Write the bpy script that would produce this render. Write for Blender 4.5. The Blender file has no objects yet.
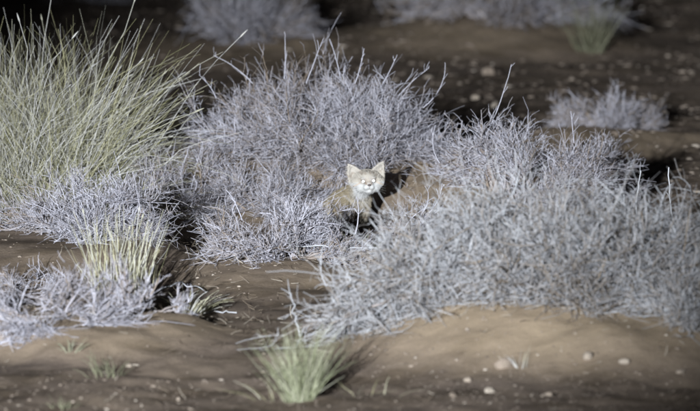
import bpy, bmesh, math, random
import numpy as np
from mathutils import Vector, Matrix

R = math.radians
sc = bpy.context.scene
col = sc.collection

# ------------------------------------------------------------------ camera, night sky, searchlight, exposure
CAM = Vector((0.0, -25.0, 2.62))
cd = bpy.data.cameras.new('camera')
cd.sensor_width = 36.0
cd.lens = 334.0
cd.clip_start = 0.5
cd.clip_end = 3000.0
cam = bpy.data.objects.new('camera', cd)
cam.location = CAM
cam.rotation_euler = (Vector((0.0, 0.0, 0.175)) - CAM).to_track_quat('-Z', 'Y').to_euler()
cd.dof.use_dof = True
cd.dof.focus_distance = 24.7
cd.dof.aperture_fstop = 4.1
col.objects.link(cam)
sc.camera = cam

world = bpy.data.worlds.new('World')
sc.world = world
world.use_nodes = True
wn = world.node_tree
bg = wn.nodes['Background']
sky = wn.nodes.new('ShaderNodeTexSky')
sky.sky_type = 'NISHITA'
sky.sun_disc = False
sky.sun_elevation = R(-2.5)
sky.sun_rotation = R(180.0)
wn.links.new(sky.outputs['Color'], bg.inputs['Color'])
bg.inputs['Strength'].default_value = 0.1

# hand-held searchlight shone from beside the camera (its light is what the picture is lit by)
ld = bpy.data.lights.new('searchlight', 'SPOT')
ld.energy = 85000.0
ld.color = (0.92, 0.967, 1.0)
ld.spot_size = R(12.0)
ld.spot_blend = 1.0
ld.shadow_soft_size = 0.10
lamp = bpy.data.objects.new('searchlight', ld)
lamp.location = (-3.6, -25.2, 3.25)
lamp.rotation_euler = (Vector((0.0, 0.35, 0.25)) - lamp.location).to_track_quat('-Z', 'Y').to_euler()
col.objects.link(lamp)

sc.view_settings.view_transform = 'Standard'
sc.view_settings.look = 'None'
sc.view_settings.exposure = 0.0
sc.view_settings.gamma = 1.0
sc.view_settings.use_curve_mapping = False
sc.render.engine = 'CYCLES'
sc.cycles.use_denoising = True
sc.cycles.max_bounces = 6
sc.cycles.diffuse_bounces = 4

# ------------------------------------------------------------------ helpers
def tag(o, label=None, cat=None, group=None, kind=None):
    if label: o['label'] = label
    if cat: o['category'] = cat
    if group: o['group'] = group
    if kind: o['kind'] = kind
    return o

def empty(name, loc):
    o = bpy.data.objects.new(name, None)
    o.empty_display_size = 0.05
    o.location = loc
    col.objects.link(o)
    return o

def hash2(ix, iy, s):
    h = (ix.astype(np.int64) * 374761393 + iy.astype(np.int64) * 668265263 + s * 982451653) & 0xFFFFFFFF
    h = ((h ^ (h >> 13)) * 1274126177) & 0xFFFFFFFF
    h = h ^ (h >> 16)
    return (h & 0xFFFFFF) / float(0xFFFFFF)

def vnoise(x, y, s=0):
    x0 = np.floor(x); y0 = np.floor(y)
    fx = x - x0; fy = y - y0
    fx = fx * fx * (3 - 2 * fx); fy = fy * fy * (3 - 2 * fy)
    a = hash2(x0, y0, s); b = hash2(x0 + 1, y0, s); c = hash2(x0, y0 + 1, s); d = hash2(x0 + 1, y0 + 1, s)
    return (a * (1 - fx) + b * fx) * (1 - fy) + (c * (1 - fx) + d * fx) * fy - 0.5

# sand mounds heaped up round the shrubs: x, y, rx, ry, height, squareness
MOUNDS = [
    (0.85, -3.00, 0.82, 0.96, 0.165, 1.8),    # under the large right shrub
    (-0.95, -2.95, 0.50, 0.55, 0.09, 2.0),   # under the low left shrub
    (-1.15, -0.50, 0.55, 0.80, 0.12, 2.0),     # under the left middle shrub
    (-0.28, -1.05, 0.34, 0.62, 0.075, 1.8),    # before the cat
    (-0.15, 2.15, 0.92, 1.20, 0.22, 1.9),    # big one behind the cat
    (0.62, 1.35, 0.50, 0.80, 0.10, 1.5),      # right middle shrub
    (1.16, 4.6, 0.42, 0.60, 0.075, 1.5),      # small far right shrub
    (0.72, 11.0, 0.75, 1.20, 0.15, 1.5),      # far mound
    (-0.60, 10.2, 0.65, 1.00, 0.08, 1.5),
    (-1.25, 1.9, 0.75, 0.9, 0.10, 1.4),       # tall grass
    (1.9, -0.2, 0.5, 0.7, 0.04, 1.4),
]

def H(x, y):
    x = np.asarray(x, dtype=float); y = np.asarray(y, dtype=float)
    z = np.zeros(np.broadcast(x, y).shape)
    wx = x + 0.10 * vnoise(x * 3.1, y * 2.3, 5); wy = y + 0.22 * vnoise(x * 3.3, y * 2.1, 6)
    for (cx, cy, rx, ry, h, p) in MOUNDS:
        r2 = ((wx - cx) / rx) ** 2 + ((wy - cy) / ry) ** 2
        z = z + h * np.exp(-np.minimum(r2, 30.0) ** p)
    near = 1.0 / (1.0 + (np.maximum(np.abs(y) - 16.0, 0) / 10.0) ** 2)
    z = z + near * (0.045 * vnoise(x * 1.1, y * 0.7, 1) + 0.024 * vnoise(x * 3.7, y * 2.3, 2)
                    + 0.013 * vnoise(x * 11.0, y * 7.0, 3) + 0.006 * vnoise(x * 29.0, y * 17.0, 4))
    far = np.maximum(np.hypot(x, y) - 60.0, 0.0)
    z = z + np.minimum(far / 80.0, 1.0) * 2.5 * vnoise(x * 0.012, y * 0.012, 8)
    return z

def Hs(x, y):
    return float(H(np.array([x]), np.array([y]))[0])

def new_mesh(name, verts, faces_flat, loops_per_face, mat, parent=None, tint=None, smooth=True, loc=None, colr=None):
    me = bpy.data.meshes.new(name)
    v = np.ascontiguousarray(verts, dtype=np.float32).reshape(-1)
    nf = len(faces_flat) // loops_per_face
    me.vertices.add(len(v) // 3)
    me.vertices.foreach_set('co', v)
    me.loops.add(len(faces_flat))
    me.loops.foreach_set('vertex_index', np.ascontiguousarray(faces_flat, dtype=np.int32))
    me.polygons.add(nf)
    me.polygons.foreach_set('loop_start', np.arange(nf, dtype=np.int32) * loops_per_face)
    me.polygons.foreach_set('use_smooth', np.full(nf, smooth, dtype=bool))
    me.update(calc_edges=True)
    if tint is not None:
        a = me.attributes.new('tint', 'FLOAT', 'POINT')
        a.data.foreach_set('value', np.ascontiguousarray(tint, dtype=np.float32))
    if colr is not None:
        a = me.attributes.new('pelt', 'FLOAT_COLOR', 'POINT')
        a.data.foreach_set('color', np.ascontiguousarray(colr, dtype=np.float32).reshape(-1))
    if mat is not None: me.materials.append(mat)
    o = bpy.data.objects.new(name, me)
    col.objects.link(o)
    if parent is not None: o.parent = parent
    if loc is not None: o.location = loc
    return o

def unit(a):
    return a / np.maximum(np.linalg.norm(a, axis=-1, keepdims=True), 1e-9)

def tube_geo(P, Rd, tint, S=3):
    """P (N,K,3), Rd (N,K), tint (N,) -> verts, quads, tint"""
    N, K, _ = P.shape
    T = np.empty_like(P)
    T[:, 1:-1] = P[:, 2:] - P[:, :-2]; T[:, 0] = P[:, 1] - P[:, 0]; T[:, -1] = P[:, -1] - P[:, -2]
    T = unit(T)
    ref = np.where(np.abs(T[..., 2:3]) < 0.8, np.array([0, 0, 1.0]), np.array([1.0, 0, 0]))
    A = unit(np.cross(T, ref)); B = np.cross(T, A)
    ang = np.arange(S) * 2 * math.pi / S
    V = (P[:, :, None, :] + Rd[:, :, None, None] * (A[:, :, None, :] * np.cos(ang)[None, None, :, None]
                                                     + B[:, :, None, :] * np.sin(ang)[None, None, :, None]))
    idx = np.arange(N * K * S).reshape(N, K, S)
    nx = np.roll(idx, -1, axis=2)
    q = np.stack([idx[:, :-1], nx[:, :-1], nx[:, 1:], idx[:, 1:]], axis=-1).reshape(-1)
    t = np.repeat(tint, K * S)
    return V.reshape(-1, 3), q, t

def blade_geo(P, W, side, tint):
    """flat folded blades: P (N,K,3), W (N,K), side (N,3)"""
    N, K, _ = P.shape
    s = side[:, None, :] * W[:, :, None]
    V = np.stack([P - s, P + s], axis=2)
    idx = np.arange(N * K * 2).reshape(N, K, 2)
    q = np.stack([idx[:, :-1, 0], idx[:, :-1, 1], idx[:, 1:, 1], idx[:, 1:, 0]], axis=-1).reshape(-1)
    return V.reshape(-1, 3), q, np.repeat(tint, K * 2)

def join_geo(parts):
    vs, qs, ts, n = [], [], [], 0
    for v, q, t in parts:
        vs.append(v); qs.append(q + n); ts.append(t); n += len(v)
    return np.concatenate(vs), np.concatenate(qs), np.concatenate(ts)

# ------------------------------------------------------------------ materials
def base_mat(name, rough=0.8, spec=0.2):
    m = bpy.data.materials.new(name)
    m.use_nodes = True
    b = m.node_tree.nodes['Principled BSDF']
    b.inputs['Roughness'].default_value = rough
    b.inputs['Specular IOR Level'].default_value = spec
    return m, m.node_tree, b

def ramp(nt, stops):
    r = nt.nodes.new('ShaderNodeValToRGB')
    e = r.color_ramp.elements
    while len(e) < len(stops): e.new(0.5)
    for el, (p, c) in zip(e, stops):
        el.position = p; el.color = (*c, 1)
    return r

def tint_mat(name, stops, rough=0.85, spec=0.1, noise_scale=60.0, noise_amt=0.25, transl=0.0):
    m, nt, b = base_mat(name, rough, spec)
    at = nt.nodes.new('ShaderNodeAttribute'); at.attribute_name = 'tint'
    tc = nt.nodes.new('ShaderNodeTexCoord')
    nz = nt.nodes.new('ShaderNodeTexNoise'); nz.inputs['Scale'].default_value = noise_scale; nz.inputs['Detail'].default_value = 3
    nt.links.new(tc.outputs['Object'], nz.inputs['Vector'])
    ma = nt.nodes.new('ShaderNodeMath'); ma.operation = 'MULTIPLY_ADD'
    ma.inputs[1].default_value = noise_amt; 
    sub = nt.nodes.new('ShaderNodeMath'); sub.operation = 'SUBTRACT'; sub.inputs[1].default_value = 0.5
    nt.links.new(nz.outputs['Fac'], sub.inputs[0])
    nt.links.new(sub.outputs[0], ma.inputs[0])
    nt.links.new(at.outputs['Fac'], ma.inputs[2])
    r = ramp(nt, stops)
    nt.links.new(ma.outputs[0], r.inputs['Fac'])
    nt.links.new(r.outputs['Color'], b.inputs['Base Color'])
    if transl > 0:
        tr = nt.nodes.new('ShaderNodeBsdfTranslucent')
        nt.links.new(r.outputs['Color'], tr.inputs['Color'])
        mx = nt.nodes.new('ShaderNodeMixShader'); mx.inputs[0].default_value = transl
        out = nt.nodes['Material Output']
        nt.links.new(b.outputs[0], mx.inputs[1]); nt.links.new(tr.outputs[0], mx.inputs[2])
        nt.links.new(mx.outputs[0], out.inputs['Surface'])
    return m

M_TWIG = tint_mat('dry_grey_twig', [(0.0, (0.17, 0.135, 0.105)), (0.2, (0.225, 0.205, 0.21)), (0.6, (0.325, 0.32, 0.37)), (1.0, (0.41, 0.41, 0.465))])
M_TWIG_OLIVE = tint_mat('dry_grey_green_twig', [(0.0, (0.18, 0.145, 0.11)), (0.2, (0.22, 0.205, 0.20)), (0.6, (0.305, 0.31, 0.335)), (1.0, (0.39, 0.40, 0.425))])
M_WOOD = tint_mat('old_shrub_wood', [(0.0, (0.12, 0.095, 0.08)), (0.5, (0.25, 0.22, 0.21)), (1.0, (0.38, 0.36, 0.37))])
M_STRAW = tint_mat('tall_dry_grass', [(0.0, (0.19, 0.19, 0.10)), (0.25, (0.35, 0.33, 0.205)), (0.55, (0.42, 0.41, 0.33)), (0.8, (0.46, 0.455, 0.44)), (1.0, (0.54, 0.53, 0.52))], transl=0.25)
M_GREEN = tint_mat('green_tussock_grass', [(0.0, (0.11, 0.125, 0.06)), (0.4, (0.19, 0.205, 0.125)), (0.75, (0.28, 0.29, 0.205)), (1.0, (0.44, 0.43, 0.35))], transl=0.25)
M_OLIVE = tint_mat('faded_olive_grass', [(0.0, (0.10, 0.10, 0.065)), (0.5, (0.16, 0.16, 0.11)), (1.0, (0.24, 0.235, 0.18))], transl=0.2)
M_LITTER = tint_mat('plant_litter', [(0.0, (0.06, 0.045, 0.035)), (0.5, (0.18, 0.145, 0.11)), (1.0, (0.40, 0.36, 0.31))])

def stone_material():
    m, nt, b = base_mat('desert_stone', 0.85, 0.2)
    oi = nt.nodes.new('ShaderNodeObjectInfo')
    tc = nt.nodes.new('ShaderNodeTexCoord')
    nz = nt.nodes.new('ShaderNodeTexNoise'); nz.inputs['Scale'].default_value = 45; nz.inputs['Detail'].default_value = 6
    nt.links.new(tc.outputs['Object'], nz.inputs['Vector'])
    ma = nt.nodes.new('ShaderNodeMath'); ma.operation = 'MULTIPLY_ADD'; ma.inputs[1].default_value = 0.5
    nt.links.new(nz.outputs['Fac'], ma.inputs[0]); 
    m2 = nt.nodes.new('ShaderNodeMath'); m2.operation = 'MULTIPLY'; m2.inputs[1].default_value = 0.5
    nt.links.new(oi.outputs['Random'], m2.inputs[0]); nt.links.new(m2.outputs[0], ma.inputs[2])
    r = ramp(nt, [(0.1, (0.16, 0.125, 0.10)), (0.5, (0.27, 0.225, 0.185)), (0.9, (0.40, 0.36, 0.31))])
    nt.links.new(ma.outputs[0], r.inputs['Fac']); nt.links.new(r.outputs['Color'], b.inputs['Base Color'])
    bp = nt.nodes.new('ShaderNodeBump'); bp.inputs['Strength'].default_value = 0.5; bp.inputs['Distance'].default_value = 0.004
    nt.links.new(nz.outputs['Fac'], bp.inputs['Height']); nt.links.new(bp.outputs[0], b.inputs['Normal'])
    return m
M_STONE = stone_material()
M_PEBBLE = tint_mat('pebble_mix', [(0.0, (0.08, 0.065, 0.055)), (0.6, (0.16, 0.13, 0.108)), (0.93, (0.22, 0.185, 0.155)), (1.0, (0.36, 0.32, 0.28))], rough=0.85, noise_scale=80)

def ground_material():
    m, nt, b = base_mat('desert_sand', 0.95, 0.1)
    N = nt.nodes.new; L = nt.links.new
    tc = N('ShaderNodeTexCoord')
    def noise(scale, detail=6, rough=0.6):
        n = N('ShaderNodeTexNoise'); n.inputs['Scale'].default_value = scale; n.inputs['Detail'].default_value = detail
        n.inputs['Roughness'].default_value = rough
        L(tc.outputs['Object'], n.inputs['Vector']); return n
    at = N('ShaderNodeAttribute'); at.attribute_name = 'tint'      # 1 = loose blown sand, 0 = dark gravelly soil
    big = noise(2.3, 5); mid = noise(14, 6, 0.7); fine = noise(120, 4, 0.7)
    sand = ramp(nt, [(0.3, (0.32, 0.245, 0.17)), (0.7, (0.47, 0.37, 0.26))])
    soil = ramp(nt, [(0.25, (0.075, 0.060, 0.052)), (0.5, (0.148, 0.116, 0.097)), (0.75, (0.24, 0.193, 0.16))])
    sg = N('ShaderNodeMath'); sg.operation = 'MULTIPLY_ADD'; sg.inputs[1].default_value = 0.55
    grit = noise(420, 2, 0.8); L(grit.outputs['Fac'], sg.inputs[0])
    s5 = N('ShaderNodeMath'); s5.operation = 'MULTIPLY'; s5.inputs[1].default_value = 0.45
    L(mid.outputs['Fac'], s5.inputs[0]); L(s5.outputs[0], sg.inputs[2]); L(sg.outputs[0], sand.inputs['Fac'])
    mixn = N('ShaderNodeMath'); mixn.operation = 'MULTIPLY_ADD'; mixn.inputs[1].default_value = 0.7
    L(fine.outputs['Fac'], mixn.inputs[0])
    m3 = N('ShaderNodeMath'); m3.operation = 'MULTIPLY'; m3.inputs[1].default_value = 0.35
    L(mid.outputs['Fac'], m3.inputs[0]); L(m3.outputs[0], mixn.inputs[2])
    L(mixn.outputs[0], soil.inputs['Fac'])
    f = N('ShaderNodeMath'); f.operation = 'MULTIPLY_ADD'; f.inputs[1].default_value = 0.9; 
    s = N('ShaderNodeMath'); s.operation = 'SUBTRACT'; s.inputs[1].default_value = 0.5
    L(big.outputs['Fac'], s.inputs[0]); L(s.outputs[0], f.inputs[0]); L(at.outputs['Fac'], f.inputs[2])
    cl = N('ShaderNodeClamp'); L(f.outputs[0], cl.inputs['Value'])
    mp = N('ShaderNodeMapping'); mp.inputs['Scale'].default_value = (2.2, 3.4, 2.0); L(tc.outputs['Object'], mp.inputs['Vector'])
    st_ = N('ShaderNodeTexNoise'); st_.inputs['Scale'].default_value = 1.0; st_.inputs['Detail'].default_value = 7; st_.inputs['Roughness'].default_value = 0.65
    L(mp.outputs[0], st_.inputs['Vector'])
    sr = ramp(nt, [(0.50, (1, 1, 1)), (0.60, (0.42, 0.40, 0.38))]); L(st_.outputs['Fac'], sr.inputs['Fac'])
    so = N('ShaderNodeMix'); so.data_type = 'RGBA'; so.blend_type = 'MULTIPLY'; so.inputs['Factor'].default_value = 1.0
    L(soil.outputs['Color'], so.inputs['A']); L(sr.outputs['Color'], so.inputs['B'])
    mx = N('ShaderNodeMix'); mx.data_type = 'RGBA'
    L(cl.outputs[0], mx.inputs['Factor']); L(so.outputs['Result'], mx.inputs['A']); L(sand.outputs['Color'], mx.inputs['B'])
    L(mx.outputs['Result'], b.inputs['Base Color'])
    b1 = N('ShaderNodeBump'); b1.inputs['Strength'].default_value = 0.45; b1.inputs['Distance'].default_value = 0.012
    L(mid.outputs['Fac'], b1.inputs['Height'])
    b2 = N('ShaderNodeBump'); b2.inputs['Strength'].default_value = 0.8; b2.inputs['Distance'].default_value = 0.003
    L(fine.outputs['Fac'], b2.inputs['Height']); L(b1.outputs[0], b2.inputs['Normal'])
    L(b2.outputs[0], b.inputs['Normal'])
    return m
M_GROUND = ground_material()

# ------------------------------------------------------------------ ground
def axis(lo, hi, step, far_lo, far_hi, k=1.22):
    a = list(np.arange(lo, hi, step))
    s, v = step, a[-1]
    while v < far_hi:
        s *= k; v += s; a.append(v)
    s, v = step, a[0]; pre = []
    while v > far_lo:
        s *= k; v -= s; pre.append(v)
    return np.array(pre[::-1] + a)

gx = axis(-2.9, 2.9, 0.02, -900, 900)
gy = np.concatenate([axis(-6.0, 3.2, 0.032, -900, 3.0), axis(3.25, 17.0, 0.075, 3.24, 1500)])
gy = np.unique(gy)
GX, GY = np.meshgrid(gx, gy, indexing='ij')
GZ = H(GX, GY)
inner = ((np.abs(GX) < 2.9) & (GY > -6) & (GY < 17))
rng = np.random.default_rng(11)
clod = np.maximum(vnoise(GX * 55, GY * 40, 21), 0.12) - 0.12
GZ = GZ + inner * clod * 0.018 * np.clip(vnoise(GX * 1.9, GY * 1.1, 22) * 2 + 0.5, 0, 1)
sandy = np.zeros_like(GX)
for i, (cx, cy, rx, ry, h, p) in enumerate(MOUNDS):
    r2 = ((GX - cx) / (rx * 1.12)) ** 2 + ((GY - cy) / (ry * 1.12)) ** 2
    w = [0.85, 0.60, 0.10, 0.25, 0.6, 0.6, 0.6, 0.55, 0.4, 0.4, 0.4][i]
    sandy = np.maximum(sandy, w * np.exp(-r2 ** 3))
nx_, ny_ = GX.shape
idx = np.arange(nx_ * ny_).reshape(nx_, ny_)
q = np.stack([idx[:-1, :-1], idx[1:, :-1], idx[1:, 1:], idx[:-1, 1:]], axis=-1).reshape(-1)
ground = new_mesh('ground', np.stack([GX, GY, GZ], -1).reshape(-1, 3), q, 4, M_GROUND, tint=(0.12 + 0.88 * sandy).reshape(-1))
tag(ground, 'brown sandy desert ground with low mounds', kind='structure')

# ------------------------------------------------------------------ shrubs
def curve(start, d, length, K, wander, curl, rg, droop=0.0):
    """N wandering polylines: start (N,3), d (N,3), length (N,)"""
    N = len(start)
    P = np.empty((N, K, 3)); P[:, 0] = start
    step = (length / (K - 1))[:, None]
    ax = unit(rg.normal(size=(N, 3))) * (curl * rg.uniform(0.3, 1.0, (N, 1)))
    d = unit(d)
    for k in range(1, K):
        d = unit(d + np.cross(ax, d) + rg.normal(size=(N, 3)) * wander + np.array([0, 0, -droop]))
        P[:, k] = P[:, k - 1] + d * step
    return P

def spawn(P, n, t0, rg):
    """n child starts per polyline, with the tangent there"""
    N, K, _ = P.shape
    t = rg.uniform(t0, 1.0, (N, n)) * (K - 1)
    i = np.minimum(t.astype(int), K - 2); f = (t - i)[..., None]
    rows = np.arange(N)[:, None]
    a = P[rows, i]; b = P[rows, i + 1]
    return (a * (1 - f) + b * f).reshape(-1, 3), unit(b - a).reshape(-1, 3)

def keep_above(P, ox, oy, oz, lift=0.003):
    g = H(P[..., 0] + ox, P[..., 1] + oy) - oz
    P[..., 2] = np.maximum(P[..., 2], g + lift)
    return P

def shrub(name, label, x, y, rx, ry, rz, seed, n0=50, n=(7, 6, 4), thick=1.0, curl=0.35, mat=None, wood=12,
          shoots=(), lump=0.25, up=0.10, cat='shrub', group='grey thorny shrubs on the sand', tip_len=1.0, bias=0.0, wrap=0.0, dome=0.0):
    mat = mat or M_TWIG
    rg = np.random.default_rng(seed)
    oz = Hs(x, y)
    root = empty(name, (x, y, oz))
    tag(root, label, cat, group)
    # main branches fan out from a spread root crown to a lumpy dome
    nc = max(5, n0 // 7)
    cph = np.arange(nc) * 2.399963 + rg.uniform(-0.4, 0.4, nc); cel = np.arcsin(np.clip((np.arange(nc) + rg.uniform(0, 1, nc)) / nc, 0, 1) * 0.98)
    cdir = np.stack([np.cos(cph) * np.cos(cel), np.sin(cph) * np.cos(cel), np.sin(cel)], -1)
    clus = rg.integers(0, nc, n0); cfac = rg.uniform(0.55, 1.16, nc)
    dirs = unit(cdir[clus] + rg.normal(size=(n0, 3)) * 0.14)
    ct0 = rg.uniform(-0.26, 0.14, nc)[clus]
    dirs[:, 2] = np.abs(dirs[:, 2])
    ph = np.arctan2(dirs[:, 1], dirs[:, 0])
    lumpf = 1.0 - lump / 2 + lump * (vnoise(dirs[:, 0] * 2.1 + seed, dirs[:, 1] * 2.1 + dirs[:, 2], seed) + 0.5) + rg.uniform(-0.10, 0.06, n0)
    lumpf = lumpf * cfac[clus]
    tgt = dirs * np.array([rx, ry, rz]) * lumpf[:, None] * 0.86
    tgt[:, 2] *= np.clip(1.0 + bias * tgt[:, 0] / rx - dome * (tgt[:, 0] / rx) ** 2, 0.15, 2.0)
    tgt[:, 1] -= wrap * (tgt[:, 0] / rx) ** 2
    st = np.stack([np.cos(ph) * rx * 0.42 * rg.uniform(0, 1, n0), np.sin(ph) * ry * 0.42 * rg.uniform(0, 1, n0), np.zeros(n0)], -1)
    st[:, 1] -= wrap * (st[:, 0] / rx) ** 2
    st[:, 2] = H(st[:, 0] + x, st[:, 1] + y) - oz - 0.02
    # ends ride on the ground beneath them so the dome drapes over the mound
    tgt[:, 2] += 0.6 * (H(tgt[:, 0] + x, tgt[:, 1] + y) - oz)
    K0 = 9
    u = np.linspace(0, 1, K0)[None, :, None]
    mid = (st + tgt) / 2; mid[:, 2] += rz * rg.uniform(0.05, 0.35, n0); mid += rg.normal(size=(n0, 3)) * 0.07 * rx
    P0 = (1 - u) ** 2 * st[:, None] + 2 * u * (1 - u) * mid[:, None] + u ** 2 * tgt[:, None]
    P0 += np.cumsum(rg.normal(size=(n0, K0, 3)) * 0.012 * rx, axis=1)
    P0 = keep_above(P0, x, y, oz, 0.0)
    P0[:, 0, 2] = st[:, 2]
    size = (rx + rz) / 2
    def kids(P, cnt, t0, ln, K, wander, cu, along, droop):
        s, t = spawn(P, cnt, t0, rg)
        M = len(s)
        out = unit(s * np.array([1 / rx, 1 / ry, 1 / rz]))
        d = t * along + unit(rg.normal(size=(M, 3))) * 0.85 + out * 0.35 + np.array([0, 0, up])
        L_ = ln * (0.4 + 1.3 * rg.uniform(0, 1, M) ** 2)
        return keep_above(curve(s, d, L_, K, wander, cu, rg, droop), x, y, oz)
    P1 = kids(P0, n[0], 0.25, size * 0.38, 6, 0.13, curl * 0.5, 0.8, 0.02)
    P2 = kids(P1, n[1], 0.10, size * 0.27 * tip_len, 5, 0.17, curl * 0.7, 0.7, 0.02)
    P3 = kids(P2, n[2], 0.15, size * 0.13 * tip_len, 3, 0.18, curl * 1.2, 0.6, 0.0)
    def rad(P, a, b):
        N, K, _ = P.shape
        return np.linspace(a, b, K)[None, :] * np.exp(rg.normal(size=(N, 1)) * 0.25) * thick * 0.86
    def tn(P, lo, hi):
        return np.clip(rg.uniform(lo, hi, len(P)) + (np.repeat(ct0, len(P) // n0) if len(P) % n0 == 0 else 0.0), 0.0, 1.0)
    PX = kids(P1[::3], 1, 0.75, size * 0.42, 6, 0.06, 0.10, 1.3, 0.0)     # long thin outliers that break the outline
    geo = [tube_geo(P1, rad(P1, 0.0026, 0.0017), tn(P1, 0.0, 0.65)),
           tube_geo(P2, rad(P2, 0.0017, 0.0010), tn(P2, 0.05, 0.95)),
           tube_geo(P3, rad(P3, 0.0010, 0.0006), tn(P3, 0.15, 1.0)),
           tube_geo(PX, rad(PX, 0.0015, 0.0008), rg.uniform(0.3, 0.9, len(PX)))]
    if n0 > wood:
        geo.append(tube_geo(P0[wood:], rad(P0[wood:], 0.006, 0.003), tn(P0[wood:], 0.0, 0.4)))
    v, f, t = join_geo(geo)
    tw = new_mesh('twigs', v, f, 4, mat, root, tint=t); tw['kind'] = 'stuff'
    for i in range(min(wood, n0)):
        v, f, t = tube_geo(P0[i:i + 1], rad(P0[i:i + 1], 0.0075, 0.0035), np.array([rg.uniform(0.1, 0.9)]), 5)
        new_mesh('branch', v, f, 4, M_WOOD, root, tint=t)
    # long bare shoots standing out of the crown: (dx, dz start, length, lean x, curl)
    for (dx, dz, ln, lean, cu) in shoots:
        s = np.array([[dx, -ry * 0.1, dz]])
        K = 8
        a0 = math.atan2(1.0, lean) if lean else math.pi / 2
        P = np.empty((1, K, 3)); P[0, 0] = s[0]
        a = a0
        for k in range(1, K):
            P[0, k] = P[0, k - 1] + np.array([math.cos(a), rg.uniform(-0.3, 0.2), math.sin(a)]) * ln / (K - 1)
            a += cu / (K - 1) + rg.normal() * 0.05
        gs = [tube_geo(P, np.linspace(0.0024, 0.0013, K)[None] * thick, np.array([0.75]), 4)]
        s2, t2 = spawn(P, 3, 0.35, rg)
        Q = curve(s2, t2 * 0.8 + unit(rg.normal(size=(3, 3))) * 0.8 + np.array([0, 0, 0.3]), rg.uniform(0.02, 0.05, 3), 4, 0.1, 0.2, rg)
        gs.append(tube_geo(Q, np.full((3, 4), 0.0011) * thick, np.full(3, 0.8)))
        v, f, t = join_geo([(a_, b_, c_) for a_, b_, c_ in gs])
        new_mesh('bare_shoot', v, f, 4, mat, root, tint=t)
    return root

# the large dome behind the cat
shrub('thorn_shrub', 'broad grey thorny shrub arching on the mound behind the cat', -0.10, 1.66, 0.57, 0.58, 0.20, 3, n0=80, n=(8, 7, 4),
      thick=0.92, curl=0.38, wood=14, lump=0.40,
      shoots=[(-0.30, 0.30, 0.20, -0.9, 0.5), (-0.17, 0.32, 0.17, 0.05, 0.1), (-0.08, 0.30, 0.20, 0.35, -0.2), (0.06, 0.32, 0.17, -0.12, 0.2),
              (0.12, 0.30, 0.15, 0.4, 0.3), (0.30, 0.25, 0.17, 0.9, -0.4), (0.40, 0.20, 0.19, 1.2, 0.9), (0.22, 0.28, 0.14, 0.8, 0.2), (-0.45, 0.24, 0.12, -0.4, 0.3)])
# the large front right one
shrub('thorn_shrub', 'largest shrub, dense tangled grey twigs on the pale sand mound at right', 0.60, -3.02, 0.74, 0.52, 0.265, 7, n0=106, n=(9, 7, 3),
      thick=1.0, curl=0.75, wood=14, lump=0.30, mat=M_TWIG_OLIVE, bias=0.25, wrap=0.58, dome=0.32,
      shoots=[(0.44, 0.24, 0.13, 0.15, -0.5), (-0.05, 0.33, 0.09, 0.5, 0.4), (-0.68, 0.02, 0.14, -0.5, -0.8)])
# right middle, behind it
shrub('thorn_shrub', 'grey shrub rising behind the largest right shrub, finer sharp twigs', 0.72, 1.05, 0.36, 0.42, 0.22, 13, n0=56, n=(8, 6, 4),
      thick=0.95, curl=0.28, wood=12, lump=0.4,
      shoots=[(-0.20, 0.20, 0.36, 0.55, 0.35), (0.18, 0.22, 0.13, -0.1, 0.3), (-0.36, 0.14, 0.16, -0.6, -0.9)])
shrub('thorn_shrub', 'dim smaller shrub in shade behind the right middle shrub', 1.02, 1.75, 0.24, 0.3, 0.24, 14, n0=30, n=(7, 5, 4), thick=0.9, curl=0.4, wood=6)
# small far right
shrub('thorn_shrub', 'small lone grey shrub on bare dark ground at upper right', 1.20, 5.0, 0.32, 0.34, 0.085, 17, n0=40, n=(7, 6, 4), thick=1.1, curl=0.35, wood=8, lump=0.5, tip_len=1.2)
# in front of the cat
shrub('thorn_shrub', 'low spiky grey shrub right in front of the cat', -0.28, -1.0, 0.30, 0.36, 0.165, 23, n0=42, n=(7, 6, 4), thick=1.05, curl=0.22, wood=10, lump=0.4, tip_len=1.15,
      shoots=[(0.30, 0.10, 0.14, 0.25, 0.3), (-0.12, 0.15, 0.13, -0.3, 0.3)])
shrub('thorn_shrub', 'sparse pale sprigs beside the cat at the foot of its shadow', 0.25, 0.32, 0.19, 0.22, 0.13, 24, n0=16, n=(4, 4, 3), thick=1.1, curl=0.3, wood=4, tip_len=1.3,
      shoots=[(0.06, 0.12, 0.13, 0.9, 0.9), (0.02, 0.10, 0.12, 0.7, 1.0), (0.10, 0.06, 0.12, 1.2, 0.6), (-0.04, 0.05, 0.12, 0.5, -0.6)])
shrub('thorn_shrub', 'thin upright sprigs half hiding the cat body', -0.045, 0.34, 0.14, 0.14, 0.11, 26, n0=16, n=(5, 4, 3), thick=0.95, curl=0.3, wood=4, tip_len=1.6, up=0.4)
# left middle
shrub('thorn_shrub', 'grey shrub on the dark mound below the tall grass', -1.02, -0.55, 0.40, 0.40, 0.15, 29, n0=44, n=(7, 6, 4), thick=0.95, curl=0.35, wood=10, lump=0.4)
shrub('thorn_shrub', 'loose grey sprigs between tall grass and the broad shrub', -0.66, 0.95, 0.28, 0.34, 0.26, 31, n0=26, n=(6, 5, 4), thick=0.9, curl=0.3, wood=6, tip_len=1.2)
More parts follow.
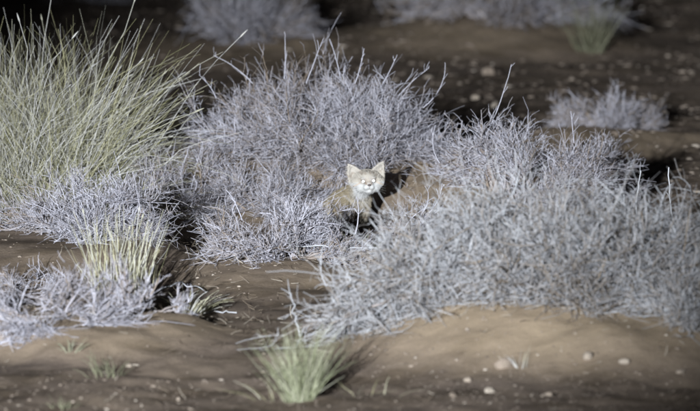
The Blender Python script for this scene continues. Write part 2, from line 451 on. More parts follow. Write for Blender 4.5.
# lower left
shrub('thorn_shrub', 'low sprawling grey shrub at the lower left edge', -1.04, -3.12, 0.42, 0.40, 0.09, 37, n0=34, n=(6, 5, 3), thick=1.0, curl=0.4, wood=8, lump=0.5, tip_len=1.4, up=-0.05)
shrub('thorn_shrub', 'upright grey sprigs on the small sand mound at lower left', -0.73, -2.85, 0.17, 0.22, 0.12, 41, n0=16, n=(6, 5, 3), thick=1.05, curl=0.25, wood=6, up=0.6)
shrub('thorn_shrub', 'low twiggy shrub sprawling down the mound left of the cat', -0.36, 1.0, 0.28, 0.34, 0.12, 57, n0=34, n=(7, 6, 4), thick=0.9, curl=0.3, wood=8, tip_len=1.3)
shrub('thorn_shrub', 'low skirt of twigs on the sand at the lower right edge', 1.13, -3.52, 0.28, 0.26, 0.11, 58, n0=26, n=(6, 6, 3), thick=0.95, curl=0.6, wood=6, mat=M_TWIG_OLIVE)
shrub('thorn_shrub', 'sparse low twigs on the brown bank at the left edge', -1.20, -1.55, 0.24, 0.34, 0.07, 59, n0=12, n=(5, 5, 3), thick=0.95, curl=0.4, wood=4, tip_len=1.5, up=-0.05)
# far background
BGROUP = 'blurred shrubs far behind'
shrub('thorn_shrub', 'blurred grey shrub far behind, left of centre at the top', -0.58, 10.2, 0.42, 0.5, 0.30, 43, n0=48, n=(5, 5, 3), thick=1.7, curl=0.3, wood=6, group=BGROUP)
shrub('thorn_shrub', 'blurred wide grey shrub behind the far low mound at top right', 0.82, 10.9, 0.60, 0.5, 0.30, 47, n0=50, n=(5, 5, 3), thick=1.7, curl=0.3, wood=6, group=BGROUP)
shrub('thorn_shrub', 'faint grey shrub in the darkness at the top left corner', -1.75, 14.5, 0.35, 0.4, 0.25, 53, n0=36, n=(5, 5, 3), thick=1.7, curl=0.3, wood=4, group=BGROUP)

# ------------------------------------------------------------------ grasses
def grass(name, label, x, y, nb, spread, hgt, seed, lean=(0, 0), fan=0.5, width=0.002, mat=None, droop=0.10, culms=0, K=7, group=None, sy=1.0, tn=(0, 1), culm_len=1.15, wander=0.05, jit=0.16):
    mat = mat or M_STRAW
    rg = np.random.default_rng(seed)
    oz = Hs(x, y)
    root = empty(name, (x, y, oz)); tag(root, label, 'grass', group)
    def make(n_, l0, l1, w, seg_mat, part, tlo, thi, fanf, dr):
        a = rg.uniform(0, 2 * math.pi, n_); r = np.sqrt(rg.uniform(0, 1, n_)) * spread
        s = np.stack([np.cos(a) * r, np.sin(a) * r * sy, np.zeros(n_)], -1)
        s[:, 2] = H(s[:, 0] + x, s[:, 1] + y) - oz - 0.005
        d = np.stack([np.cos(a) * r / spread * fanf + lean[0], np.sin(a) * r / spread * fanf + lean[1], np.ones(n_)], -1) + rg.normal(size=(n_, 3)) * jit * (0.5 + fanf)
        L_ = hgt * rg.uniform(l0, l1, n_)
        # each blade bends over outwards, tip more than foot
        P = np.empty((n_, K, 3)); P[:, 0] = s
        dd = unit(d); bend = unit(np.stack([dd[:, 0], dd[:, 1], np.full(n_, -0.25)], -1)) * (dr * rg.uniform(0.2, 1.6, (n_, 1)))
        for k in range(1, K):
            dd = unit(dd + bend * (k / K) + rg.normal(size=(n_, 3)) * wander)
            P[:, k] = P[:, k - 1] + dd * (L_ / (K - 1))[:, None]
        P = keep_above(P, x, y, oz)
        P[:, 0] = s
        return P, unit(np.cross(dd, rg.normal(size=(n_, 3)))), rg.uniform(tlo, thi, n_)
    P, side, t = make(nb, 0.45, 1.0, width, mat, 'blades', tn[0], tn[1], fan, droop)
    W = width * np.linspace(1.0, 0.25, K)[None] * rg.uniform(0.6, 1.3, (nb, 1))
    v, f, tt = blade_geo(P, W, side, t)
    b = new_mesh('blades', v, f, 4, mat, root, tint=tt); b['kind'] = 'stuff'
    if culms:
        P, side, t = make(culms, 0.75, culm_len, width, mat, 'culm', 0.5, 1.0, fan * 1.1, droop * 0.8)
        for i in range(culms):
            rad = np.linspace(0.0026, 0.0013, K)[None]
            g = [tube_geo(P[i:i + 1], rad, t[i:i + 1], 4)]
            e = P[i:i + 1, -2:, :]
            tip = e[:, 1:] + (e[:, 1:] - e[:, :1]) * np.linspace(0, 0.35, 4)[None, :, None]
            g.append(tube_geo(tip, np.array([[0.0015, 0.004, 0.003, 0.0008]]), t[i:i + 1], 4))
            v, f, tt = join_geo(g)
            new_mesh('seed_stalk', v, f, 4, mat, root, tint=tt)
    return root

GG = 'grass clumps'
grass('tall_grass', 'tall straw green grass clump rising at the left edge', -1.30, 1.15, 2700, 0.34, 0.82, 61, lean=(0.0, 0), fan=0.26, width=0.0016, droop=0.19, culms=26, wander=0.16, jit=0.36, group=GG, K=8)
grass('tall_grass', 'straw grass leaning right over the dark gap beside the tall clump', -0.96, 1.35, 360, 0.18, 0.38, 67, lean=(0.15, 0), fan=0.8, width=0.0017, droop=0.22, culms=12, wander=0.12, jit=0.34, group=GG, K=8, tn=(0.2, 1))
grass('tall_grass', 'shorter bleached grass under the tall clump at the left edge', -1.15, 0.75, 600, 0.32, 0.42, 71, lean=(0.05, 0), fan=0.8, width=0.0018, droop=0.3, wander=0.14, jit=0.4, group=GG, tn=(0.1, 0.8))
grass('grass_tussock', 'upright yellow green grass tuft between the left shrubs', -0.82, -2.0, 190, 0.11, 0.38, 73, fan=0.16, width=0.0022, droop=0.06, wander=0.08, mat=M_STRAW, group=GG, tn=(0.1, 0.8), culms=6, culm_len=1.0)
grass('grass_tussock', 'bright green grass tussock at the bottom centre', -0.16, -4.45, 280, 0.045, 0.27, 79, fan=0.24, width=0.0016, droop=0.13, jit=0.28, mat=M_GREEN, group=GG, tn=(0.25, 1.0), wander=0.08)
grass('grass_tussock', 'small dark green tuft just under the cat', 0.01, -0.62, 90, 0.05, 0.13, 83, fan=0.6, width=0.003, mat=M_GREEN, group=GG, tn=(0.0, 0.7))
grass('grass_tussock', 'blurred olive grass clump beside the far wide shrub', 1.30, 10.0, 110, 0.07, 0.34, 89, fan=0.25, width=0.003, mat=M_OLIVE, group=GG, tn=(0.0, 0.8), jit=0.3, wander=0.12)
grass('grass_tussock', 'dry wispy grass lying right of the green tussock', 0.06, -4.3, 10, 0.10, 0.11, 97, lean=(0.3, 0), fan=1.3, width=0.0014, droop=0.35, group=GG, tn=(0.0, 0.5), wander=0.12)
grass('grass_tussock', 'dry wisps spreading left of the green tussock', -0.27, -4.42, 12, 0.05, 0.15, 98, lean=(-0.7, 0), fan=1.0, width=0.0014, droop=0.3, group=GG, tn=(0.0, 0.6), wander=0.1)
grass('ground_weed', 'small blurred green weed on dark soil at the lower left', -0.80, -3.95, 34, 0.06, 0.11, 101, fan=0.6, width=0.0022, mat=M_OLIVE, group=GG, tn=(0.0, 0.6), droop=0.2, wander=0.12)
grass('ground_weed', 'tiny pale weed near the left sand mound', -0.93, -3.55, 24, 0.03, 0.06, 103, fan=0.8, width=0.0025, mat=M_OLIVE, group=GG, tn=(0.5, 1.0), droop=0.2)
grass('ground_weed', 'tiny green weed at the bottom left edge', -0.90, -4.72, 18, 0.035, 0.06, 107, fan=0.9, width=0.003, mat=M_OLIVE, group=GG, tn=(0.1, 0.6), droop=0.2)
grass('ground_weed', 'thin pale sprig on sand below the largest shrub', 0.56, -4.0, 8, 0.02, 0.08, 109, fan=0.6, width=0.002, group=GG, tn=(0.5, 1.0))
grass('tall_grass', 'grass wisps by the dark hollow right of the left mound', -0.56, -2.1, 60, 0.05, 0.15, 113, lean=(0.5, 0), fan=0.8, width=0.0024, droop=0.3, group=GG, tn=(0.2, 0.8))

# ------------------------------------------------------------------ loose sticks and lone stems
def stick(name, label, pts, r0, r1, tint=0.8, cat='stick', forks=0, seed=1, group=None):
    rg = np.random.default_rng(seed)
    pts = np.array(pts, float)
    o0 = pts[0].copy()
    u = np.linspace(0, len(pts) - 1, 10)
    i = np.minimum(u.astype(int), len(pts) - 2); f = (u - i)[:, None]
    P = (pts[i] * (1 - f) + pts[i + 1] * f - o0)[None]
    P[:, 1:-1] += rg.normal(size=(1, 8, 3)) * 0.004
    g = [tube_geo(P, np.linspace(r0, r1, 10)[None], np.array([tint]), 5)]
    if forks:
        s, t = spawn(P, forks, 0.3, rg)
        Q = curve(s, t + unit(rg.normal(size=(forks, 3))) * 0.7, rg.uniform(0.03, 0.07, forks), 5, 0.12, 0.2, rg)
        g.append(tube_geo(Q, np.linspace(r1, r1 * 0.6, 5)[None].repeat(forks, 0), np.full(forks, tint), 4))
    v, f_, t = join_geo(g)
    o = new_mesh(name, v, f_, 4, M_TWIG_OLIVE, None, tint=t, loc=o0)
    return tag(o, label, cat, group)

z = lambda x, y, d=0.0: (x, y, Hs(x, y) + d)
SG = 'dead sticks and stems'
stick('dead_stick', 'long straight pale stick lying below the cat', [(-0.21, -1.02, 0.122), (-0.05, -1.0, 0.122), (0.12, -0.98, 0.114)], 0.0022, 0.0015, 0.9, group=SG, seed=5)
stick('dead_stick', 'thin pale stick lying across the lower left ground', [z(-1.30, -3.1, 0.01), z(-1.0, -3.05, 0.012), z(-0.70, -3.0, 0.01)], 0.002, 0.0013, 0.5, group=SG, seed=6)
stick('dead_stick', 'short pale stick on the dark flat left of centre', [z(-0.52, -2.1, 0.006), z(-0.40, -2.2, 0.006)], 0.003, 0.002, 0.8, group=SG, seed=8)
stick('bare_stem', 'bare upright stem beside the right edge, the straighter one', [z(1.10, -0.1), z(1.105, -0.1, 0.2), z(1.12, -0.1, 0.31)], 0.004, 0.0022, 0.8, 'stem', 1, 9, SG)
stick('bare_stem', 'bare upright forked stem nearest the right edge', [z(1.25, -0.15), z(1.235, -0.15, 0.18), z(1.225, -0.15, 0.33)], 0.0045, 0.0024, 0.8, 'stem', 3, 10, SG)
stick('bare_stem', 'two-forked stem at left front of the largest shrub', [z(-0.17, -3.1), z(-0.19, -3.1, 0.08), z(-0.20, -3.1, 0.15)], 0.0025, 0.0014, 0.7, 'stem', 4, 12, SG)
stick('dead_stick', 'leaning twig over the dark hollow left of centre', [z(-0.72, -1.6, 0.01), z(-0.62, -1.65, 0.05), z(-0.52, -1.7, 0.01)], 0.0035, 0.002, 0.6, group=SG, seed=13)

# ------------------------------------------------------------------ stones
def stone_mesh(seed):
    bm = bmesh.new()
    bmesh.ops.create_icosphere(bm, subdivisions=2, radius=1.0)
    rs = random.Random(seed)
    planes = [(Vector((rs.gauss(0, 1), rs.gauss(0, 1), rs.gauss(0, 1))).normalized(), rs.uniform(0.62, 0.9)) for _ in range(9)]
    for v in bm.verts:
        for n, d in planes:
            e = v.co.dot(n) - d
            if e > 0: v.co -= n * e * 0.92
        v.co += Vector((rs.gauss(0, 1), rs.gauss(0, 1), rs.gauss(0, 1))) * 0.02
    me = bpy.data.meshes.new('stone')
    bm.to_mesh(me); bm.free()
    me.materials.append(M_STONE)
    for p in me.polygons: p.use_smooth = False
    return me
STONES = [stone_mesh(s) for s in range(6)]
def stone(label, x, y, sx, sy, sz, rot=0.0, k=0, group='loose stones on the ground'):
    o = bpy.data.objects.new('stone', STONES[k % 6])
    o.location = (x, y, Hs(x, y) + sz * 0.2); o.scale = (sx, sy, sz); o.rotation_euler = (0.1 * k, 0.15, rot)
    col.objects.link(o)
    return tag(o, label, 'stone', group)

STONE_LIST = [
    ('pale angular stone on sand at the bottom, left of the two brightest', 0.50, -3.98, 0.033, 0.025, 0.026),
    ('pale rounded stone on sand at the bottom, right of the two brightest', 0.775, -4.02, 0.027, 0.022, 0.018),
    ('flat stone just right of the bright rounded stone', 0.89, -4.08, 0.022, 0.018, 0.012),
    ('small pale stone at the bottom right corner', 1.07, -4.12, 0.018, 0.015, 0.011),
    ('pale stone left of the bright angular stone', 0.38, -4.12, 0.017, 0.014, 0.011),
    ('grey stone low at the bottom, below the angular one', 0.45, -4.32, 0.024, 0.018, 0.013),
    ('flat grey stone at the bottom edge right of the tussock', 0.33, -4.42, 0.020, 0.016, 0.010),
    ('small stone at the bottom edge, left of the rounded stone', 0.63, -4.50, 0.016, 0.014, 0.010),
    ('pale stone on the crest of the left sand mound', -0.83, -2.86, 0.022, 0.018, 0.012),
    ('flat pale stone on the slope of the left sand mound', -0.84, -3.02, 0.030, 0.02, 0.008),
    ('small white stone alone on dark soil at the lower left', -0.73, -3.72, 0.010, 0.009, 0.008),
    ('small pale stone at the bottom between weed and tussock', -0.55, -4.35, 0.012, 0.010, 0.007),
    ('flat pale slab on the dark ground near the right edge', 1.23, 2.65, 0.036, 0.03, 0.012),
    ('brownish stone on dark ground above the right middle shrub', 0.70, 6.4, 0.036, 0.03, 0.018),
    ('dim stone beside the brownish one on dark ground', 0.62, 7.0, 0.028, 0.03, 0.012),
    ('dim flat stone at the right edge of the far ground', 1.50, 5.9, 0.03, 0.03, 0.012),
    ('dim stone on far ground right of the lone shrub', 1.62, 4.6, 0.026, 0.025, 0.012),
    ('dim pale stone on the far ground below the blurred mound', 0.72, 8.7, 0.04, 0.04, 0.014),
    ('dim stone on dark ground left of the lone shrub', 0.85, 5.6, 0.024, 0.02, 0.012),
]
for i, (lb, x, y, a, b_, c_) in enumerate(STONE_LIST):
    stone(lb, x, y, a, b_, c_, rot=i * 1.3, k=i)

# gravel and twig litter that nobody could count
def gravel(n_, xr, yr, s0, s1, seed, name):
    rg = np.random.default_rng(seed)
    bm = bmesh.new(); bmesh.ops.create_icosphere(bm, subdivisions=1, radius=1.0)
    bv = np.array([v.co[:] for v in bm.verts]); bf = np.array([[v.index for v in f.verts] for f in bm.faces]); bm.free()
    x = rg.uniform(*xr, n_); y = rg.uniform(*yr, n_)
    keep = vnoise(x * 2.2, y * 1.4, 31) + rg.uniform(-0.25, 0.25, n_) > -0.12
    x = x[keep]; y = y[keep]; m = len(x)
    s = s0 * (s1 / s0) ** (rg.uniform(0, 1, m) ** 2.5)
    sc3 = np.stack([s * rg.uniform(0.8, 1.5, m), s * rg.uniform(0.8, 1.3, m), s * rg.uniform(0.35, 0.65, m)], -1)
    a = rg.uniform(0, 6.28, m); ca, sa = np.cos(a), np.sin(a)
    V = bv[None] * (1 + rg.normal(size=(m, len(bv), 1)) * 0.16) * sc3[:, None]
    V = np.stack([V[..., 0] * ca[:, None] - V[..., 1] * sa[:, None], V[..., 0] * sa[:, None] + V[..., 1] * ca[:, None], V[..., 2]], -1)
    V += np.stack([x, y, H(x, y) + sc3[:, 2] * 0.05], -1)[:, None]
    F = (bf[None] + (np.arange(m) * len(bv))[:, None, None]).reshape(-1)
    o = new_mesh(name, V.reshape(-1, 3), F, 3, M_PEBBLE, tint=np.repeat(rg.uniform(0, 1, m), len(bv)))
    return tag(o, 'fine gravel and pebbles strewn over the desert ground', 'gravel', kind='stuff')
gravel(4200, (-1.9, 1.9), (-5.2, 3.0), 0.003, 0.010, 5, 'gravel')
gravel(6500, (-2.4, 2.4), (2.2, 15.5), 0.006, 0.024, 6, 'gravel')
gravel(5000, (-1.35, 1.35), (-4.95, -2.6), 0.0015, 0.0055, 9, 'gravel')

rg = np.random.default_rng(77)
n_ = 3000
lx = np.concatenate([rg.uniform(-1.6, 1.6, n_ // 3), rg.normal(0.22, 0.16, 500), rg.normal(0.6, 0.5, 500), rg.normal(-0.3, 0.25, 700), rg.normal(-0.9, 0.3, 700)])
ly = np.concatenate([rg.uniform(-5.0, 4.0, n_ // 3), rg.normal(0.25, 0.3, 500), rg.normal(-2.9, 0.35, 500), rg.normal(-0.6, 0.4, 700), rg.normal(-2.3, 0.5, 700)])
m_ = len(lx)
s = np.stack([lx, ly, H(lx, ly) + 0.004], -1)
d = np.stack([rg.normal(size=m_), rg.normal(size=m_), rg.uniform(-0.02, 0.35, m_)], -1)
P = curve(s, d, rg.uniform(0.012, 0.055, m_), 4, 0.15, 0.2, rg)
P[..., 2] = np.maximum(P[..., 2], H(P[..., 0], P[..., 1]) + 0.002)
v, f, t = tube_geo(P, rg.uniform(0.0006, 0.0013, (m_, 1)) * np.array([[1, 1, 0.9, 0.6]]), rg.uniform(0, 1, m_))
o = new_mesh('twig_litter', v, f, 4, M_LITTER, tint=t)
tag(o, 'broken twigs and dry litter strewn under the shrubs', 'litter', kind='stuff')

# ------------------------------------------------------------------ the cat
CX, CY = 0.055, 0.62
CZ = Hs(CX, CY)
cat_root = empty('cat', (CX, CY, CZ))
tag(cat_root, 'sandy pale wild cat with shining eyes peering out between the shrubs', 'cat')

bm = bmesh.new()
def ball(c, r, rot=None):
    mt = Matrix.Translation(c)
    if rot is not None: mt = mt @ rot
    mt = mt @ Matrix.Diagonal((*((r, r, r) if not hasattr(r, '__len__') else r), 1.0))
    bmesh.ops.create_icosphere(bm, subdivisions=3, radius=1.0, matrix=mt)
def limb(pts):
    for (p, r), (p2, r2) in zip(pts[:-1], pts[1:]):
        p, p2 = Vector(p), Vector(p2)
        k = max(2, int((p2 - p).length / 0.006))
        for i in range(k + 1):
            u = i / k
            bmesh.ops.create_icosphere(bm, subdivisions=2, radius=r * (1 - u) + r2 * u, matrix=Matrix.Translation(p.lerp(p2, u)))
# local frame: x right in the picture, -y toward the camera, z up; body trails off back and to the left
HC = Vector((0.012, -0.085, 0.205))               # head centre
ball((-0.022, -0.002, 0.128), (0.047, 0.050, 0.058))                     # chest
limb([((-0.024, -0.012, 0.140), 0.043), ((-0.010, -0.040, 0.166), 0.037), ((0.006, -0.070, 0.190), 0.035)])   # neck
limb([((-0.026, 0.006, 0.138), 0.054), ((-0.060, 0.060, 0.110), 0.060), ((-0.085, 0.115, 0.082), 0.068), ((-0.095, 0.140, 0.070), 0.064)])   # back slopes down to the rump
for sx, dy in ((-1, 0.004), (1, -0.004)):
    ox = -0.022 + sx * 0.026
    limb([((ox, -0.006, 0.125), 0.027), ((ox + 0.001, 0.000, 0.080), 0.019), ((ox, -0.010 + dy, 0.042), 0.0145), ((ox, -0.012 + dy, 0.016), 0.014)])
    ball((ox, -0.024 + dy, 0.013), (0.017, 0.025, 0.013))                # front paw
    hx, hy = -0.085 + sx * 0.050, 0.10 - sx * 0.010
    ball((hx, hy, 0.062), (0.030, 0.060, 0.055))                         # folded thigh
    limb([((hx + 0.002, hy - 0.050, 0.060), 0.022), ((hx + sx * 0.006, hy + 0.02, 0.030), 0.017), ((hx + sx * 0.006, hy - 0.03, 0.014), 0.014)])
    ball((hx + sx * 0.006, hy - 0.055, 0.013), (0.017, 0.032, 0.013))    # hind paw
limb([((-0.11, 0.19, 0.050), 0.022), ((-0.16, 0.21, 0.025), 0.018), ((-0.21, 0.17, 0.020), 0.017), ((-0.225, 0.10, 0.019), 0.016), ((-0.20, 0.04, 0.018), 0.014)])
YAW = Matrix.Rotation(R(9), 4, 'Z') @ Matrix.Rotation(R(-3), 4, 'Y') 
HM = Matrix.Translation(HC) @ YAW @ Matrix.Diagonal((1.07, 1.0, 1.0, 1.0))
def hb(c, r): ball(HM @ Vector(c), r, YAW)
hb((0, 0.010, 0.004), (0.056, 0.046, 0.041))       # broad flat cranium
hb((0, -0.014, 0.012), (0.036, 0.030, 0.029))      # brow
for sx in (-1, 1):
    hb((sx * 0.035, -0.004, -0.003), (0.028, 0.028, 0.025))
    hb((sx * 0.022, -0.010, -0.022), (0.025, 0.026, 0.021))     # cheek ruff
    hb((sx * 0.010, -0.041, -0.021), (0.0115, 0.0115, 0.010))   # whisker pad
    hb((sx * 0.019, -0.034, 0.013), (0.011, 0.010, 0.007))      # brow ridge
hb((0, -0.033, -0.012), (0.020, 0.021, 0.018))     # muzzle
hb((0, -0.042, -0.009), (0.0090, 0.012, 0.008))    # nose bridge end
hb((0, -0.032, -0.037), (0.015, 0.014, 0.010))     # chin
hb((0, -0.010, -0.032), (0.028, 0.028, 0.018))     # throat
# ears: wide, low set, cupped triangles
def ear(sx):
    tip = Vector((sx * 0.066, 0.012, 0.072))
    inner = Vector((sx * 0.018, 0.004, 0.037)); outer = Vector((sx * 0.062, 0.014, -0.008))
    n = 14
    for i in range(n + 1):
        u = i / n
        a = inner.lerp(tip, u); b2 = outer.lerp(tip, u)
        # slight convex swell of both edges
        a += Vector((-sx * 0.001, 0, 0.003)) * math.sin(math.pi * u); b2 += Vector((sx * 0.003, 0, 0.001)) * math.sin(math.pi * u)
        k = max(1, int((b2 - a).length / 0.004))
        for j in range(k + 1):
            w = j / k
            p = a.lerp(b2, w)
            p.y += 0.016 * math.sin(math.pi * w) * (1 - u * 0.8)       # hollow bowl
            bmesh.ops.create_icosphere(bm, subdivisions=1, radius=0.0042 - 0.0012 * u, matrix=Matrix.Translation(HM @ p))
ear(-1); ear(1)
tmp_me = bpy.data.meshes.new('tmp_cat')
bm.to_mesh(tmp_me); bm.free()
tmp = bpy.data.objects.new('tmp_cat', tmp_me); col.objects.link(tmp)
rm = tmp.modifiers.new('remesh', 'REMESH'); rm.mode = 'VOXEL'; rm.voxel_size = 0.0030; rm.use_smooth_shade = True
sm = tmp.modifiers.new('smooth', 'SMOOTH'); sm.factor = 0.5; sm.iterations = 3
dg = bpy.context.evaluated_depsgraph_get()
body_me = bpy.data.meshes.new_from_object(tmp.evaluated_get(dg), depsgraph=dg)
bpy.data.objects.remove(tmp); bpy.data.meshes.remove(tmp_me)
body_me.name = 'body'
nv = len(body_me.vertices)
co = np.empty(nv * 3, dtype=np.float32); body_me.vertices.foreach_get('co', co); co = co.reshape(-1, 3).astype(float)
no = np.empty(nv * 3, dtype=np.float32); body_me.vertices.foreach_get('normal', no); no = no.reshape(-1, 3).astype(float)
HMi = np.array(HM.inverted())
hl = co @ HMi[:3, :3].T + HMi[:3, 3]           # head-local coordinates
def smooth(a, b, x):
    t = np.clip((x - a) / (b - a), 0, 1); return t * t * (3 - 2 * t)
def pelt(c, h):
    """coat colour: sandy back, white muzzle, cheeks, throat and belly, faint face stripes, barred legs"""
    tan = np.array([0.20, 0.168, 0.118]); white = np.array([0.335, 0.335, 0.335]); dark = np.array([0.16, 0.11, 0.075]); grey = np.array([0.285, 0.262, 0.232])
    nz_ = vnoise(c[:, 0] * 160, c[:, 2] * 160 + c[:, 1] * 120, 3)
    out = np.tile(tan, (len(c), 1)) * (1 + 0.35 * nz_)[:, None]
    belly = smooth(0.12, 0.075, c[:, 2]) * 0.25 * smooth(0.02, -0.01, c[:, 1])
    bib = smooth(0.07, 0.03, np.hypot(c[:, 0] - 0.0, (c[:, 2] - 0.15) * 0.8)) * smooth(0.0, -0.03, c[:, 1])
    w = np.maximum(belly, bib * 0.35)
    out = out * (1 - w[:, None]) + white * w[:, None]
    head = smooth(0.105, 0.085, np.linalg.norm(h * np.array([0.9, 1, 1]) - np.array([0, 0, 0.015]), axis=1)) * smooth(0.045, 0.025, h[:, 1])
    face = np.tile(grey, (len(c), 1))
    lower = smooth(0.004, -0.010, h[:, 2]) 
    face = face * (1 - lower[:, None]) + white * lower[:, None]
    brow = smooth(0.010, 0.004, np.abs(np.abs(h[:, 0]) - 0.019)) * smooth(0.006, 0.010, h[:, 2]) * smooth(0.024, 0.014, h[:, 2])
    face = face * (1 - 0.6 * brow[:, None]) + white * 0.6 * brow[:, None]
    stripe = smooth(0.0045, 0.001, np.abs((h[:, 2] + 0.004) + (np.abs(h[:, 0]) - 0.032) * 0.5)) * smooth(0.026, 0.032, np.abs(h[:, 0])) * smooth(0.062, 0.05, np.abs(h[:, 0]))
    face = face * (1 - 0.5 * stripe[:, None]) + np.array([0.36, 0.25, 0.16]) * 0.5 * stripe[:, None]
    tear = smooth(0.0055, 0.0015, np.abs(np.abs(h[:, 0]) - (0.008 + (h[:, 2] + 0.012) * 0.45))) * smooth(-0.014, -0.008, h[:, 2]) * smooth(0.004, -0.002, h[:, 2]) * (h[:, 1] < -0.02)
    face = face * (1 - 0.85 * tear[:, None]) + dark * 0.85 * tear[:, None]
    sock = smooth(0.0175, 0.0085, np.hypot((np.abs(h[:, 0]) - 0.0190) * 0.9, h[:, 2] - 0.003)) * (h[:, 1] < -0.015)
    face = face * (1 - 0.6 * sock[:, None]) + np.array([0.15, 0.12, 0.10]) * 0.6 * sock[:, None]
    brid = smooth(0.007, 0.003, np.abs(h[:, 0])) * smooth(-0.014, -0.006, h[:, 2]) * smooth(0.012, 0.004, h[:, 2]) * (h[:, 1] < -0.02)
    face = face * (1 - 0.4 * brid[:, None]) + np.array([0.24, 0.19, 0.155]) * 0.4 * brid[:, None]
    earin = smooth(0.030, 0.040, h[:, 2]) * (np.abs(h[:, 0]) > 0.02)
    face = face * (1 - 0.5 * earin[:, None]) + np.array([0.35, 0.325, 0.30]) * 0.5 * earin[:, None]
    out = out * (1 - head[:, None]) + face * head[:, None]
    mott = smooth(0.10, 0.30, vnoise(h[:, 0] * 130, h[:, 2] * 90, 9)) * smooth(0.008, 0.018, h[:, 2]) * smooth(0.05, 0.035, h[:, 2]) * head
    out = out * (1 - 0.45 * mott[:, None]) + np.array([0.17, 0.13, 0.10]) * 0.45 * mott[:, None]
    bars = (np.sin(c[:, 2] * 260) > 0.55) * smooth(0.11, 0.09, c[:, 2]) * smooth(0.03, 0.045, c[:, 2]) * 0.5
    out = out * (1 - bars[:, None]) + dark * bars[:, None]
    return np.clip(out, 0.02, 0.75)
pc = pelt(co, hl)
at = body_me.attributes.new('pelt', 'FLOAT_COLOR', 'POINT')
at.data.foreach_set('color', np.concatenate([pc, np.ones((nv, 1))], 1).astype(np.float32).reshape(-1))
def pelt_mat(name):
    m, nt, b = base_mat(name, 0.75, 0.2)
    a = nt.nodes.new('ShaderNodeAttribute'); a.attribute_name = 'pelt'
    nt.links.new(a.outputs['Color'], b.inputs['Base Color'])
    return m
M_PELT = pelt_mat('cat_coat')
body_me.materials.clear(); body_me.materials.append(M_PELT)
for p in body_me.polygons: p.use_smooth = True
body = bpy.data.objects.new('body', body_me); col.objects.link(body); body.parent = cat_root

# short fur as fine three-sided hairs
rg = np.random.default_rng(5)
body_me.calc_loop_triangles()
tri = np.empty(len(body_me.loop_triangles) * 3, dtype=np.int32); body_me.loop_triangles.foreach_get('vertices', tri); tri = tri.reshape(-1, 3)
A, B, C_ = co[tri[:, 0]], co[tri[:, 1]], co[tri[:, 2]]
area = np.linalg.norm(np.cross(B - A, C_ - A), axis=1)
hd = np.linalg.norm(((A @ HMi[:3, :3].T) + HMi[:3, 3]), axis=1) < 0.09
pr = area * np.where(hd, 3.0, 1.0); pr /= pr.sum()
NF = 30000
ti = rg.choice(len(tri), NF, p=pr)
u, w = rg.uniform(0, 1, NF), rg.uniform(0, 1, NF); sw = u + w > 1; u[sw] = 1 - u[sw]; w[sw] = 1 - w[sw]
pos = A[ti] + (B - A)[ti] * u[:, None] + (C_ - A)[ti] * w[:, None]
nn = unit(no[tri[ti, 0]] * (1 - u - w)[:, None] + no[tri[ti, 1]] * u[:, None] + no[tri[ti, 2]] * w[:, None])
h = pos @ HMi[:3, :3].T + HMi[:3, 3]
onhead = np.linalg.norm(h, axis=1) < 0.078
away = unit(np.stack([h[:, 0], np.abs(h[:, 1]) + 0.02, h[:, 2] * 0.6 - 0.012], -1))
bodydir = unit(np.array([-0.35, 0.75, -0.55]))
comb = np.where(onhead[:, None], away, bodydir[None])
fl = np.where(onhead, 0.0055, 0.013) * rg.uniform(0.6, 1.3, NF)
fl = np.where(onhead & (h[:, 1] < -0.032), 0.003, fl)
fl = np.where(onhead & (h[:, 2] > 0.038), 0.0045, fl)
skip = onhead & (h[:, 1] < -0.03) & (np.abs(h[:, 0]) < 0.03) & (np.abs(h[:, 2] - 0.002) < 0.009)
dirn = unit(nn * 0.55 + comb * 0.7 + rg.normal(size=(NF, 3)) * 0.18)
k_ = ~skip
pos, dirn, nn, fl, h = pos[k_], dirn[k_], nn[k_], fl[k_], h[k_]; NF = len(pos)
side = unit(np.cross(dirn, rg.normal(size=(NF, 3)))) * 0.0006
mid = pos + dirn * (fl * 0.55)[:, None]; tip = pos + unit(dirn + comb[k_] * 0.5) * fl[:, None]
V = np.stack([pos - side, pos + side, mid + side * 0.7, tip, mid - side * 0.7], 1)
base = np.arange(NF)[:, None] * 5
F = np.concatenate([base + np.array([[0, 1, 2]]), base + np.array([[0, 2, 4]]), base + np.array([[4, 2, 3]])], 0).reshape(-1)
pcf = pelt(pos, h) * rg.uniform(0.8, 1.15, (NF, 1))
fur = new_mesh('fur', V.reshape(-1, 3), F, 3, M_PELT, cat_root, colr=np.repeat(np.concatenate([np.clip(pcf, 0.02, 0.8), np.ones((NF, 1))], 1), 5, axis=0))
fur['kind'] = 'stuff'

def solid(name, colr, rough, metal=0.0, spec=0.5):
    m, nt, b = base_mat(name, rough, spec)
    nz2 = nt.nodes.new('ShaderNodeTexNoise'); nz2.inputs['Scale'].default_value = 300
    r = ramp(nt, [(0.3, tuple(c * 0.85 for c in colr)), (0.7, colr)])
    nt.links.new(nz2.outputs['Fac'], r.inputs['Fac']); nt.links.new(r.outputs['Color'], b.inputs['Base Color'])
    b.inputs['Metallic'].default_value = metal
    return m
M_TAPETUM = solid('eye_tapetum', (0.95, 0.95, 0.92), 0.38, metal=1.0)
M_DARK = solid('dark_skin', (0.025, 0.018, 0.016), 0.5)
M_RIM = solid('eye_rim', (0.20, 0.16, 0.13), 0.7)
M_NOSE = solid('nose_leather', (0.05, 0.035, 0.035), 0.5)
M_WHISK = solid('whisker', (0.6, 0.6, 0.58), 0.4)

def small_part(name, build, mat, parent):
    b_ = bmesh.new(); build(b_)
    me = bpy.data.meshes.new(name); b_.to_mesh(me); b_.free()
    me.materials.append(mat)
    for p in me.polygons: p.use_smooth = True
    o_ = bpy.data.objects.new(name, me); col.objects.link(o_); o_.parent = parent
    return o_
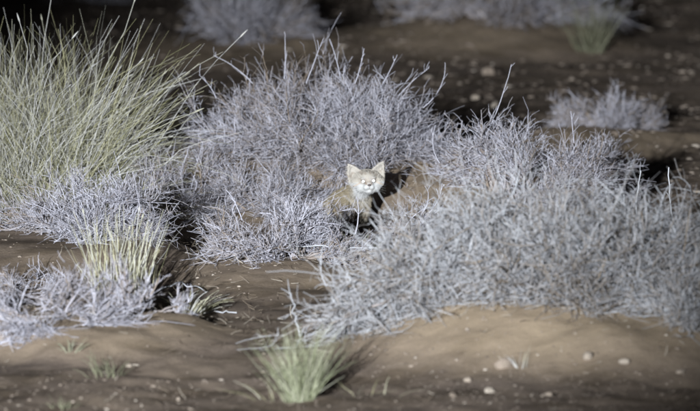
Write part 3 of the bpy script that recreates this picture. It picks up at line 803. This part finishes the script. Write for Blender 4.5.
# eyes look straight at the searchlight; the shining layer at the back of the eye throws it back
for sx in (-1, 1):
    c = HM @ Vector((sx * 0.0195, -0.0400, 0.003))
    to_cam = Vector((-0.07, -1.0, 0.095)).normalized()
    q_ = to_cam.to_track_quat('Z', 'Y').to_matrix().to_4x4()
    def lid(b_, c=c, q_=q_):
        bmesh.ops.create_uvsphere(b_, u_segments=20, v_segments=12, radius=1.0, matrix=Matrix.Translation(c) @ q_ @ Matrix.Diagonal((0.0070, 0.0060, 0.0060, 1)))
    eye = small_part('eye', lid, M_RIM, cat_root)
    def pupil(b_, c=c, q_=q_, t_=to_cam):
        bmesh.ops.create_uvsphere(b_, u_segments=20, v_segments=12, radius=1.0, matrix=Matrix.Translation(c + t_ * 0.0052) @ q_ @ Matrix.Diagonal((0.0070, 0.0062, 0.0018, 1)))
    small_part('pupil', pupil, M_TAPETUM, eye)
def nose(b_):
    bmesh.ops.create_uvsphere(b_, u_segments=14, v_segments=8, radius=1.0, matrix=HM @ Matrix.Translation((0, -0.0545, -0.0115)) @ Matrix.Diagonal((0.0068, 0.004, 0.0046, 1)))
small_part('nose', nose, M_NOSE, cat_root)
def mouth(b_):
    for i in range(-6, 7):
        x_ = i * 0.0016
        bmesh.ops.create_icosphere(b_, subdivisions=1, radius=0.0008, matrix=HM @ Matrix.Translation((x_, -0.0510 + abs(x_) * 0.5, -0.0285 - 0.35 * abs(x_))))
    for i in range(6):
        bmesh.ops.create_icosphere(b_, subdivisions=1, radius=0.0009, matrix=HM @ Matrix.Translation((0, -0.0545 + i * 0.0005, -0.016 - i * 0.0024)))
small_part('mouth', mouth, M_RIM, cat_root)
for sx in (-1, 1):
    for j in range(4):
        p0 = np.array(HM @ Vector((sx * 0.014, -0.052, -0.018 - 0.003 * j)))
        p1 = np.array(HM @ Vector((sx * 0.062, -0.050, -0.012 - 0.011 * j)))
        u_ = np.linspace(0, 1, 6)[:, None]
        P = (p0 * (1 - u_) + p1 * u_)[None]; P[0, :, 2] -= (u_[:, 0] ** 2) * 0.006
        v, f, t = tube_geo(P, np.linspace(0.00035, 0.0001, 6)[None], np.array([1.0]))
        new_mesh('whisker', v, f, 4, M_WHISK, cat_root, tint=t)
